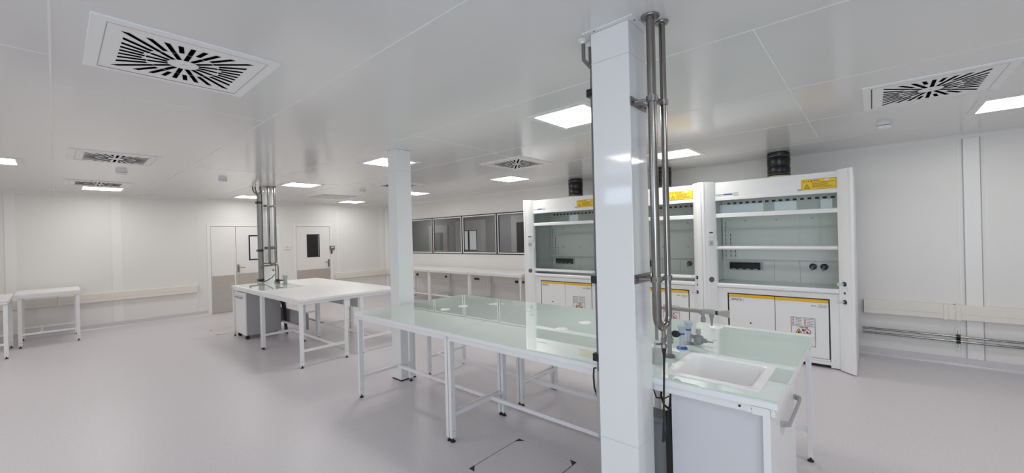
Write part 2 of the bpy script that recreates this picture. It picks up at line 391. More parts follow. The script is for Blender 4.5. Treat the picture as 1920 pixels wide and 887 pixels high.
riser('pair of thick steel pipes on the nearest pillar, joined in a U bend', -.792, 1.945, -.772, 2.04, 1.19, .021, .0155, -.878, (2.31, 1.43), (-.78, 2.0, 1.19))
riser('pair of thin steel pipes on the distant pillar above the white island', -8.53, 2.69, -8.52, 2.795, 1.24, .02, .02, -8.612, (2.35, 1.55), (-8.5, 2.74, 1.24))
# drain valve and hose below the U bend
t = Thing('drain_valve', 'small steel drain valve under the U bend with a black hose', 'valve', (-.784, 1.998, 1.19))
t.w('valve_body', MB().cyl((-.784, 1.998, 1.195), (-.784, 1.998, 1.10), .010).lathe([(.015, 0), (.015, .018)], (-.784, 1.998, 1.118), (0, 0, 1), 6).lathe([(.014, 0), (.016, .004), (.014, .02)], (-.784, 1.998, 1.085), (0, 0, 1), 14).cyl((-.784, 1.998, 1.145), (-.77, 1.998, 1.145), .008), 'clamp')
t.w('lever', MB().tube([(-.784, 1.998, 1.11), (-.80, 1.98, 1.105), (-.81, 1.965, 1.108)], .005, 8), 'clamp')
t.w('hose', MB().tube([(-.784, 1.998, 1.09), (-.784, 1.998, 1.05), (-.787, 1.999, .95), (-.792, 2.0, .80), (-.80, 2.01, .68), (-.812, 2.03, .60), (-.82, 2.06, .585), (-.822, 2.10, .62), (-.822, 2.13, .68), (-.823, 2.16, .74), (-.823, 2.18, .80)], .0075, 10,
    [.014, .007, .005, .005, .0055, .006, .006, .006, .006, .006, .006]), 'rubber')

# conduits on the side of the near pillar
t = Thing('conduit', 'grey electrical conduits down the left side of the nearest pillar', 'conduit', (-1.116, 1.95, .55))
cx, cy = -1.118, 1.945
for i, (dx, dy) in enumerate(((-1.157, 1.925), (-1.150, 1.985), (-1.145, 2.035))):
    t.w('branch', MB().tube([(dx, dy, ZC-.004), (dx, dy, 2.63), (dx+.002, dy-.004, 2.605), (cx-.004, cy+.006, 2.555), (cx, cy, 2.53), (cx, cy, 2.48)], .0105, 12), 'conduit')
    t.w('ceiling_collar', MB().lathe([(.027, 0), (.026, .006), (.016, .010), (.014, .022)], (dx, dy, ZC), (0, 0, -1), 20), 'white')
t.w('riser', MB().tube([(cx, cy, 2.50), (cx, cy, .92)], .0125), 'conduit')
t.w('lower_sleeve', MB().lathe([(.013, 0), (.017, .05), (.019, .15), (.019, .26), (.015, .30), (.013, .36)], (cx, cy, .56), (0, 0, 1), 16), 'grey')
for z in (2.425, 1.415, .995): t.w('clip', MB().box(cx-.03, cy-.018, z-.024, cx+.012, cy+.018, z+.018).box(cx+.012, cy-.008, z-.018, -1.088, cy+.008, z+.03), 'black', bevel=.003)
t.w('strap', MB().tube([(cx-.02, cy, .93), (cx-.034, cy, .925), (cx-.037, cy, .88), (cx-.034, cy, .82), (cx-.022, cy, .79), (cx-.018, cy, .775)], .005, 8), 'black')
# trunking on the distant pillar
t = Thing('conduit', 'wide grey cable trunking down the side of the distant pillar', 'conduit', (-8.66, 2.55, .9))
t.w('trunk', MB().box(-8.72, 2.545, .905, -8.62, 2.615, 2.60), 'trunkgrey', bevel=.03, seg=4)
for dx, dy in ((-8.74, 2.50), (-8.70, 2.53), (-8.66, 2.60)):
    t.w('branch', MB().tube([(dx, dy, ZC-.003), (dx, dy, 2.66), (dx+.01, dy+.01, 2.62), (-8.67, 2.57, 2.54), (-8.67, 2.575, 2.48)], .012, 10), 'conduit')
for z in (2.41, 1.505, .945): t.w('strap', MB().box(-8.735, 2.53, z-.02, -8.605, 2.618, z+.02), 'black', bevel=.008)

# ------------------------------------------------------------------ lab tables
LW, LD = .03, .046
def table(name, label, cat, x0, y0, x1, y1, zt, legs, sides, longs, top='glasstop', cut=None, rails=None, group=None, joints=(), grommets=(), inset=None):
    """legs: (x, y) centres; sides: (x, ya, yb); longs: (y, xa, xb) - all in world coordinates"""
    t = Thing(name, label, cat, ((x0+x1)/2, (y0+y1)/2, 0), group)
    gl = .008 if top == 'glasstop' else 0
    def slab(z0, z1, e=0):
        m = MB()
        if not cut: return m.box(x0+e, y0+e, z0, x1-e, y1-e, z1)
        a, b, c, d = cut
        return m.box(x0+e, y0+e, z0, a, y1-e, z1).box(c, y0+e, z0, x1-e, y1-e, z1).box(a, y0+e, z0, c, b, z1).box(a, d, z0, c, y1-e, z1)
    if gl:
        t.w('glass_top', slab(zt-gl, zt, .002), top)
        t.w('tabletop', slab(zt-.034, zt-gl), 'laminate', bevel=0 if cut else .0015)
    else:
        t.w('tabletop', slab(zt-.034, zt), top, bevel=.002)
    fr = MB(); e = .012; h0, h1 = zt-.074, zt-.034
    fr.box(x0+e, y0+e, h0, x1-e, y0+e+.03, h1).box(x0+e, y1-e-.03, h0, x1-e, y1-e, h1).box(x0+e, y0+e+.03, h0, x0+e+.03, y1-e-.03, h1).box(x1-e-.03, y0+e+.03, h0, x1-e, y1-e-.03, h1)
    t.w('frame', fr, 'white', bevel=.0015)
    for lx, ly in legs:
        lg = t.w('leg', MB().box(lx-LW/2, ly-LD/2, .035, lx+LW/2, ly+LD/2, zt-.04), 'white', bevel=.002)
        t.w('foot', MB().lathe([(.019, 0), (.021, .004), (.018, .010), (.007, .013), (.006, .03), (.012, .031), (.012, .036)], (lx, ly, 0), (0, 0, 1), 14), 'rubber', lg)
        for sc in (((lx, ly-LD/2, zt-.055), (0, -1, 0)), ((lx+LW/2, ly, zt-.055), (1, 0, 0)), ((lx+LW/2, ly, .09), (1, 0, 0))):
            t.w('screw', MB().lathe([(.005, 0), (.004, .002)], sc[0], sc[1], 8), 'clamp', lg)
    for sx, ya, yb in sides: t.w('side_stretcher', MB().box(sx-.0125, ya, .205, sx+.0125, yb, .235), 'white', bevel=.0015)
    for sy, xa, xb in longs: t.w('long_stretcher', MB().box(xa, sy-.0125, .206, xb, sy+.0125, .236), 'white', bevel=.0015)
    for gx, gy in grommets: t.w('cable_grommet', MB().lathe([(.052, 0), (.052, .003), (.046, .006), (.0, .007)], (gx, gy, zt), (0, 0, 1), 28), 'white')
    return t
IY0, IY1 = 2.083, 3.592
def island_table(label, x0, x1, **k):
    lx0, lx1 = x0+.035, x1-.02
    if k.pop('leftmid', False): lx0 = x0+.02
    ys = (IY0+.037, 2.735, 3.0, IY1-.037)
    if k.pop('openleft', False): pass
    legs = [(x, y) for x in (lx0, lx1) for y in ys]
    sides = [(x, ys[0]+.023, ys[1]-.023) for x in (lx0, lx1)] + [(x, ys[2]+.023, ys[3]-.023) for x in (lx0, lx1)]
    longs = [(2.565, lx0+.0125, lx1-.0125), (3.12, lx0+.0125, lx1-.0125)]
    return table('lab_table', label, 'table', x0, IY0, x1, IY1, .9, legs, sides, longs, **k)
GX1, GX2 = -2.597, -1.102
island_table('glass-topped lab table at the far left end of the near island', -4.09, GX1-.001, grommets=((-3.40, 2.735), (-3.39, 2.978)))
island_table('glass-topped lab table in the middle of the near island, behind the nearest pillar', GX1+.001, GX2-.001, leftmid=True, grommets=((-1.888, 2.70), (-1.862, 3.013)))
SX0, SX1 = GX2+.001, -.323
SINK = (-.848, 2.187, -.422, 2.625)
t = table('sink_table', 'glass-topped end table of the near island with a white inset sink', 'table', SX0, IY0, SX1, IY1, .9,
          [(SX1-.045, IY0+.03), (SX1-.035, IY1-.037), (SX0+.02, IY0+.037), (SX0+.02, IY1-.037)],
          [], [(IY1-.037, SX0+.035, SX1-.05)], cut=SINK, grommets=((-.941, 3.464),))
t.w('fascia_bracket', MB().box(SX1-.10, IY0+.004, .826, SX1-.03, IY0+.012, .862), 'white')
for bx_, br in ((-.475, .006), (-.425, .0035), (-.395, .0035)): t.w('bolt', MB().lathe([(br, 0), (br*.8, .004)], (bx_, IY0+.012, .846), (0, -1, 0), 10), 'black' if br > .005 else 'grey')
# sink
def rrect(x0, y0, x1, y1, r, n=5):
    pts = []
    for cx_, cy_, a in ((x1-r, y1-r, 0), (x0+r, y1-r, 90), (x0+r, y0+r, 180), (x1-r, y0+r, 270)):
        for i in range(n+1): pts.append((cx_+r*math.cos(R(a+90*i/n)), cy_+r*math.sin(R(a+90*i/n))))
    return pts
mb = MB(); rings = []
for (off, z, r) in ((-.016, .9005, .02), (-.014, .9045, .02), (.022, .9045, .035), (.030, .898, .04), (.045, .70, .05), (.075, .68, .06)):
    rings.append([(p[0], p[1], z) for p in rrect(SINK[0]+off, SINK[1]+off, SINK[2]-off, SINK[3]-off, r)])
nv = len(rings[0])
vs = [p for rg in rings for p in rg]; fs = []
for j in range(len(rings)-1):
    for i in range(nv): fs.append((j*nv+i, j*nv+(i+1) % nv, (j+1)*nv+(i+1) % nv, (j+1)*nv+i))
fs.append(tuple((len(rings)-1)*nv+i for i in range(nv)))
mb.add(vs, fs)
sk = Thing('sink', 'white rectangular sink set into the glass end table', 'sink', (-.635, 2.4, .9))
so = sk.w('basin', mb, 'sink'); sd = so.modifiers.new('thick', 'SOLIDIFY'); sd.thickness = .006; sd.offset = -1
sk.w('drain', MB().lathe([(.03, 0), (.03, .003), (.022, .004), (.0, .003)], (-.635, 2.30, .681), (0, 0, 1), 20), 'clamp')

# under-sink cabinets
t = Thing('sink_cabinet', 'white under-sink cabinet with a bar handle at the near island end', 'cabinet', (-.59, 2.52, 0))
t.w('carcass', MB().box(-.802, 2.128, .08, -.388, 2.146, .815).box(-.802, 2.882, .08, -.388, 2.90, .815).box(-.802, 2.146, .08, -.784, 2.882, .66).box(-.406, 2.146, .08, -.388, 2.882, .815).box(-.784, 2.146, .08, -.406, 2.882, .098), 'cabgrey')
dr = t.w('door', MB().box(-.386, 2.14, .085, -.362, 2.905, .81), 'white', bevel=.003)
t.w('handle', MB().prism([(-.362, 2.40), (-.352, 2.40), (-.322, 2.43), (-.322, 2.83), (-.352, 2.86), (-.362, 2.86), (-.362, 2.84), (-.355, 2.84), (-.332, 2.82), (-.332, 2.44), (-.355, 2.42), (-.362, 2.42)], 'Z', .668, .694), 'alu', dr, bevel=.001)
for qx in (-.75, -.44):
    for qy in (2.2, 2.83): t.w('caster', MB().cyl((qx-.012, qy, .03), (qx+.012, qy, .03), .03, 18).box(qx-.02, qy-.018, .045, qx+.02, qy+.018, .082), 'black')
t = Thing('sink_cabinet', 'white cabinet on black casters under the left end of the white island', 'cabinet', (-8.28, 2.4, 0))
t.w('carcass', MB().box(-8.545, 2.155, .075, -7.985, 2.68, .80), 'panelgrey', bevel=.002)
dr = t.w('door', MB().box(-8.545, 2.13, .075, -7.985, 2.153, .80), 'white', bevel=.003)
t.w('handle', MB().prism([(-8.44, 2.13), (-8.43, 2.13), (-8.42, 2.10), (-8.13, 2.10), (-8.12, 2.13), (-8.11, 2.13), (-8.115, 2.09), (-8.435, 2.09)], 'Z', .70, .725), 'alu', dr)
for qx in (-8.47, -8.05):
    for qy in (2.17, 2.62): t.w('caster', MB().cyl((qx-.02, qy, .033), (qx+.02, qy, .033), .033, 18).box(qx-.025, qy-.02, .05, qx+.025, qy+.02, .078), 'black')

# service run behind the near cabinet
single('cable_post', MB().box(-.846, 2.15, 0, -.812, 2.21, .70), 'black', 'black upright post beside the near sink cabinet', 'post', org=(-.83, 2.18, 0), bevel=.003)
t = Thing('service_duct', 'grey service box on the floor behind the nearest pillar', 'box', (-.94, 2.34, 0))
t.w('body', MB().box(-1.02, 2.27, 0, -.872, 2.40, .60), 'panelgrey', bevel=.004)
t.w('cover', MB().box(-1.01, 2.262, .04, -.882, 2.27, .57), 'panelgrey', bevel=.002)
t = Thing('waste_trap', 'dark waste trap and hoses below the near sink', 'pipe', (-.835, 2.30, .62))
t.w('trap', MB().tube([(-.845, 2.30, .80), (-.845, 2.30, .68), *arc((-.845, 2.34, .68), .04, 180, 360, (0, 1, 0), (0, 0, 1), 8), (-.845, 2.38, .73), (-.86, 2.44, .74), (-.95, 2.50, .72)], .017, 12), 'conduit')
t.w('coupling', MB().lathe([(.024, 0), (.026, .01), (.026, .035), (.022, .045)], (-.845, 2.30, .72), (0, 0, 1), 14).lathe([(.024, 0), (.024, .03)], (-.845, 2.30, .66), (0, 0, 1), 14).box(-.86, 2.28, .775, -.83, 2.32, .80), 'rubber')
t.w('hose', MB().tube([(-.91, 2.28, .80), (-.905, 2.25, .74), (-.885, 2.235, .70), (-.86, 2.235, .685), (-.845, 2.25, .66)], .006, 8), 'rubber')
t.w('cable', MB().tube([(-.96, 2.30, .82), (-.95, 2.25, .77), (-.92, 2.22, .735), (-.87, 2.215, .745), (-.85, 2.225, .76)], .0035, 8), 'rubber')

# ------------------------------------------------------------------ lab taps
t = Thing('water_tap', 'grey swan-neck water tap behind the left of the sink', 'tap', (-.945, 2.305, .9))
c = (-.945, 2.305, .9)
t.w('base', MB().lathe([(.029, 0), (.028, .01), (.025, .085), (.020, .09)], c, (0, 0, 1), 20), 'grey')
t.w('collar', MB().lathe([(.016, 0), (.016, .046), (.011, .05)], (c[0], c[1], .988), (0, 0, 1), 16), 'lgrey')
t.w('spout', MB().tube([(c[0], c[1], 1.03), (c[0], c[1], 1.205), *arc((c[0]+.022, c[1], 1.205), .022, 180, 90, (1, 0, 0), (0, 0, 1), 6), (-.715, c[1], 1.227), *arc((-.715, c[1], 1.20), .027, 90, 0, (1, 0, 0), (0, 0, 1), 7), (-.688, c[1], 1.19)], .0092, 14), 'tapgrey')
t.w('nozzle', MB().lathe([(.0125, 0), (.0125, .024), (.010, .026)], (-.688, c[1], 1.172), (0, 0, 1), 16), 'tapgrey')
t = Thing('column_tap', 'tall grey column tap with black knob and long arm by the sink', 'tap', (-.936, 2.475, .9))
c = (-.936, 2.475, .9)
t.w('base', MB().lathe([(.032, 0), (.033, .006), (.026, .014), (.014, .018)], c, (0, 0, 1), 20), 'disc')
t.w('column', MB().cyl((c[0], c[1], .912), (c[0], c[1], 1.205), .0135).cyl((c[0], c[1], 1.045), (c[0]+.02, c[1], 1.045), .011).box(c[0]+.005, c[1]-.008, .985, c[0]+.022, c[1]+.008, 1.02), 'tapgrey')
t.w('knob', MB().lathe([(.010, 0), (.019, .006), (.021, .018), (.020, .032), (.010, .044), (.004, .05)], (c[0]+.018, c[1], 1.045), (1, 0, 0), 16), 'rubber')
am = t.w('arm', MB().tube([(c[0], c[1], 1.20), (-.80, c[1], 1.20), (-.745, c[1], 1.198)], .0105).lathe([(.012, 0), (.0155, .02), (.0155, .075), (.010, .085)], (-.755, c[1], 1.198), (1, 0, 0), 14), 'tapbeige')
t.w('nozzle', MB().lathe([(.0125, 0), (.0125, .022), (.0085, .026), (.0045, .072)], (-.693, c[1], 1.192), (0, 0, -1), 14), 'tapgrey', am)
t.w('handle_ring', MB().lathe([(.0125, 0), (.0125, .012)], (-.670, c[1], 1.196), (1, 0, 0), 16), 'black', am)
t.w('handle', MB().lathe([(.012, 0), (.015, .014), (.021, .050), (.020, .056), (.0, .057)], (-.658, c[1], 1.196), (1, 0, 0), 18), 'tapbeige', am)
def stem(t, c, basem):
    t.w('base', MB().lathe([(.034, 0), (.034, .005), (.026, .012), (.017, .014)], c, (0, 0, 1), 24), basem)
    t.w('stem', MB().lathe([(.0175, 0), (.0175, .093)], (c[0], c[1], c[2]+.012), (0, 0, 1), 20), 'bluegrey')
    t.w('ring', MB().lathe([(.0185, 0), (.0185, .010)], (c[0], c[1], c[2]+.092), (0, 0, 1), 20), 'blue')
    t.w('cap', MB().lathe([(.0165, 0), (.020, .012), (.028, .040), (.029, .046), (.026, .048), (.020, .042), (.0, .041)], (c[0], c[1], c[2]+.102), (0, 0, 1), 22), 'bluegrey')
t = Thing('service_valve', 'pale service valve with a blue foot, nearer of the two flared stems', 'valve', (-.940, 2.70, .9)); stem(t, (-.940, 2.70, .9), 'blue')
t = Thing('service_valve', 'pale flared service valve carrying a grey side outlet', 'valve', (-.945, 2.84, .9)); stem(t, (-.945, 2.84, .9), 'tapgrey')
t.w('side_arm', MB().cyl((-.93, 2.84, .955), (-.89, 2.84, .945), .013), 'tapgrey')
ob = t.w('outlet_body', MB().lathe([(.020, 0), (.031, .008), (.033, .03), (.031, .052), (.020, .06)], (-.880, 2.84, .908), (0, 0, 1), 8).cyl((-.89, 2.84, .94), (-.835, 2.84, .935), .015, 12), 'tapgrey')
t.w('outlet_knob', MB().lathe([(.011, 0), (.011, .008), (.016, .012), (.0165, .038), (.014, .042)], (-.880, 2.84, .968), (0, 0, 1), 12), 'grey', ob)
t.w('outlet_nozzle', MB().lathe([(.015, 0), (.013, .008), (.006, .012), (.0035, .05)], (-.838, 2.84, .934), (1, 0, -.06), 12), 'tapgrey', ob)

# ------------------------------------------------------------------ white island further back
FX0, FXM, FX1 = -8.594, -7.085, -5.569
def far_table(label, x0, x1, right):
    lx0, lx1 = x0+.02, x1-.03
    ys = (IY0+.037, 2.72, 2.955, IY1-.045)
    legs = [(x, y) for x in (lx0, lx1) for y in ys]
    sides = [(x, ys[0]+.023, ys[1]-.023) for x in (lx0, lx1)] + [(x, ys[2]+.023, ys[3]-.023) for x in (lx0, lx1)]
    longs = [(2.55, lx0+.0125, lx1-.0125), (3.11, lx0+.0125, lx1-.0125)]
    if not right: longs[0] = (2.715, lx0+.0125, lx1-.0125)
    if not right: sides = sides[1:]
    t = table('lab_table', label, 'table', x0, IY0+.003, x1, IY1-.017, .9, legs, sides, longs, top='laminate')
    return t
t = far_table('white lab table at the left end of the white island, glass square let in', FX0, FXM-.001, False)
t.w('glass_inset', MB().box(-8.50, 2.135, .898, -7.16, 2.82, .9025), 'glasstop')
t.w('cable_tray', MB().box(-8.50, 2.795, .17, -7.13, 2.82, .435), 'panelgrey')
t = far_table('plain white lab table at the right end of the white island', FXM+.001, FX1, True)
t.w('back_panel', MB().box(FXM+.05, 2.90, .68, FX1-.05, 2.918, .826), 'panelgrey')
t.w('rail_bracket', MB().box(FX1-.045, 2.745, .71, FX1-.018, 2.78, .826), 'white')
t = Thing('water_tap', 'small steel swan-neck tap on the white island, spout to the left', 'tap', (-8.13, 2.70, .9))
t.w('base', MB().lathe([(.03, 0), (.028, .05), (.018, .06)], (-8.13, 2.70, .9), (0, 0, 1), 14), 'conduit')
t.w('spout', MB().tube([(-8.13, 2.70, .95), (-8.13, 2.70, 1.20), *arc((-8.17, 2.70, 1.20), .04, 0, 90, (1, 0, 0), (0, 0, 1), 6), (-8.50, 2.56, 1.215), (-8.54, 2.545, 1.19)], .014, 12), 'steel')
t = Thing('water_tap', 'upper steel tap arm beside the pipes over the white island', 'tap', (-8.31, 2.72, .9))
t.w('base', MB().lathe([(.028, 0), (.026, .04), (.014, .05)], (-8.31, 2.72, .9), (0, 0, 1), 14), 'tapgrey')
t.w('spout', MB().tube([(-8.31, 2.72, .94), (-8.31, 2.72, 1.23), *arc((-8.34, 2.72, 1.23), .03, 0, 90, (1, 0, 0), (0, 0, 1), 5), (-8.52, 2.58, 1.262), (-8.55, 2.565, 1.23)], .011, 12), 'steel')
t.w('knob', MB().lathe([(.01, 0), (.022, .01), (.022, .03), (.01, .04)], (-8.31, 2.70, 1.14), (0, -1, 0), 12), 'tapgrey')
t.w('hose', MB().tube([(-8.31, 2.70, 1.06), (-8.33, 2.66, 1.0), (-8.40, 2.60, .95), (-8.50, 2.55, .915)], .008, 8), 'rubber')
t = Thing('service_valve', 'pair of grey valve handles standing on the white island', 'valve', (-7.86, 2.72, .9))
t.w('base', MB().lathe([(.06, 0), (.06, .008), (.03, .015)], (-7.86, 2.72, .9), (0, 0, 1), 16), 'grey')
for dx in (-.035, .04): t.w('stem', MB().lathe([(.02, 0), (.02, .10), (.032, .14), (.03, .15)], (-7.86+dx, 2.72, .91), (0, 0, 1), 14), 'grey')
t.w('side_arm', MB().cyl((-7.90, 2.70, .97), (-8.06, 2.66, .965), .012).lathe([(.03, 0), (.03, .04)], (-8.06, 2.66, .945), (0, 0, 1), 10), 'rubber')
t = Thing('cable_bundle', 'black hoses hanging under the white island beside the grey cabinet', 'hose', (-7.90, 2.6, .1))
for i, (dx, dz) in enumerate(((0, 0), (.05, .03), (.09, -.02))):
    t.w('hose', MB().tube([(-7.93+dx, 2.60, .86), (-7.93+dx, 2.62, .7+dz), (-7.88+dx*1.5, 2.66, .6), (-7.95+dx, 2.72, .45), (-7.96+dx*.5, 2.74, .2), (-7.95+dx, 2.74, .012)], .02-.004*i, 8), 'rubber')

# ------------------------------------------------------------------ tables along the walls
def small_table(label, x0, y0, x1, y1, zt):
    a, b2, c, d = x0+.06, x1-.06, y0+.05, y1-.035
    return table('side_table', label, 'table', x0, y0, x1, y1, zt, [(x, y) for x in (a, b2) for y in (c, d)],
                 [(a, c+.023, d-.023), (b2, c+.023, d-.023)], [((c+d)/2-.1, a+.0125, b2-.0125)], top='laminate')
small_table('small white side table by the left wall below the cable trunking', -11.47, -.455, -10.51, .29, .9)
small_table('white side table cut off by the left edge of the picture', -10.83, -1.25, -9.70, -.475, .9)
BY0, BY1 = 6.26, 6.985
names = ('white bench table under the windows, furthest left behind the white pillar', 'middle white bench table under the windows', 'right-hand white bench table under the windows, next to the fume hoods')
bx = (-9.99, -8.465, -6.945, -5.33)
for i in range(3):
    x0, x1 = bx[i]+.001, bx[i+1]-.001
    a, b2 = x0+.023, x1-(.023 if i < 2 else .07)
    ys = (BY0+.06, BY1-.035)
    table('bench_table', names[i], 'table', x0, BY0, x1, BY1, .88, [(a, ys[0]), (b2, ys[0]), (a, ys[1]), (b2, ys[1])],
          [(a, ys[0]+.023, ys[1]-.023), (b2, ys[0]+.023, ys[1]-.023)], [(ys[0]+.05, a+.0125, b2-.0125)], top='laminate', group=None)

# ------------------------------------------------------------------ cable trunking on the walls
def trunk_x(t, x0, x1, y, z0, z1):
    return t.w('channel', MB().prism([(y, z0), (y-.055, z0), (y-.06, z0+.006), (y-.06, z0+.055), (y-.056, z0+.058), (y-.056, z0+.064), (y-.06, z0+.067), (y-.06, z1-.006), (y-.055, z1), (y, z1)], 'X', x0, x1), 'trunk')
def trunk_y(t, y0, y1, x, z0, z1):
    return t.w('channel', MB().prism([(x, z0), (x+.055, z0), (x+.06, z0+.006), (x+.06, z0+.055), (x+.056, z0+.058), (x+.056, z0+.064), (x+.06, z0+.067), (x+.06, z1-.006), (x+.055, z1), (x, z1)], 'Y', y0, y1), 'trunk')
t = Thing('cable_trunking', 'cream cable trunking along the wall right of the fume hoods', 'trunking', (.6, YB, .63))
trunk_x(t, -.10, .64, YB-.001, .548, .722); trunk_x(t, .70, XR-.01, YB-.001, .548, .722)
t.w('joint_cover', MB().box(.615, YB-.07, .543, .655, YB-.001, .727).box(.715, YB-.07, .543, .755, YB-.001, .727).box(.655, YB-.064, .548, .715, YB-.002, .722), 'trunk', bevel=.002)
t = Thing('cable_trunking', 'cream cable trunking on the left wall behind the small side table', 'trunking', (XL, .8, .63))
trunk_y(t, -3.0, 2.155, XL+.001, .548, .722)
t.w('joint_cover', MB().box(XL+.001, .02, .543, XL+.072, .06, .727), 'trunk', bevel=.002)
t.w('end_cap', MB().box(XL+.001, 2.15, .545, XL+.070, 2.16, .725), 'trunk', bevel=.002)
t = Thing('cable_trunking', 'cream cable trunking on the left wall between the single door and the corner', 'trunking', (XL, 6.2, .63))
trunk_y(t, 5.345, YB-.001, XL, .548, .722)
t = Thing('cable_trunking', 'cream cable trunking with black sockets under the wall windows', 'trunking', (-8, YB, .63))
trunk_x(t, XL+.061, -5.0, YB, .548, .722)
for sx, w in ((-9.93, .05), (-8.62, .045), (-7.42, .085), (-6.10, .045), (-5.92, .045)):
    q = t.w('socket_strip', MB().box(sx-w, YB-.075, .585, sx+w, YB-.066, .64), 'black', bevel=.002)
    mb = MB()
    for i in range(3): mb.lathe([(w*.22, 0), (w*.22, .002), (w*.15, .002), (w*.15, .0005), (0, .0005)], (sx+w*.62*(i-1), YB-.0755, .6125), (0, -1, 0), 12)
    t.w('socket', mb, 'disc', q)

# steel pipes along the foot of the right wall
for z, lab in ((.352, 'upper of two steel pipes along the foot of the right wall'), (.298, 'lower of two steel pipes along the foot of the right wall')):
    single('wall_pipe', MB().tube([(-.12, YB-.055, z), (XR, YB-.055, z)], .0125), 'steel', lab, 'pipe', org=(1, YB-.055, z))
t = Thing('pipe_clamp', 'white wall rail with two black clamps holding the steel pipes', 'clamp', (.73, YB, .32))
t.w('rail', MB().box(.712, YB-.016, .19, .748, YB-.0078, .445), 'white')
t.w('slot', MB().box(.726, YB-.018, .21, .734, YB-.0158, .43), 'grey')
for z in (.352, .298): t.w('clamp', MB().lathe([(.0135, 0), (.027, .001), (.027, .033), (.0135, .034)], (.713, YB-.055, z), (1, 0, 0), 16).box(.718, YB-.045, z-.015, .742, YB-.016, z+.015), 'black')

# ------------------------------------------------------------------ wall fittings
t = Thing('wall_thermostat', 'small white control box on the wall between the two doors', 'thermostat', (XL, 4.09, 1.53))
t.w('housing', MB().box(XL, 4.03, 1.46, XL+.03, 4.16, 1.56), 'white', bevel=.006); t.w('window', MB().box(XL+.03, 4.06, 1.50, XL+.032, 4.13, 1.535), 'lgrey')
t = Thing('door_keypad', 'dark keypad with red reader beside the single door', 'keypad', (XL, 5.29, 1.45))
t.w('housing', MB().box(XL, 5.225, 1.40, XL+.035, 5.36, 1.505), 'disc', bevel=.006); t.w('display', MB().box(XL+.035, 5.255, 1.44, XL+.037, 5.335, 1.485), 'lgrey')
rd = t.w('call_point', MB().box(XL, 5.25, 1.29, XL+.025, 5.295, 1.385), 'black', bevel=.003); t.w('indicator', MB().box(XL+.025, 5.258, 1.33, XL+.027, 5.287, 1.365), 'red', rd)

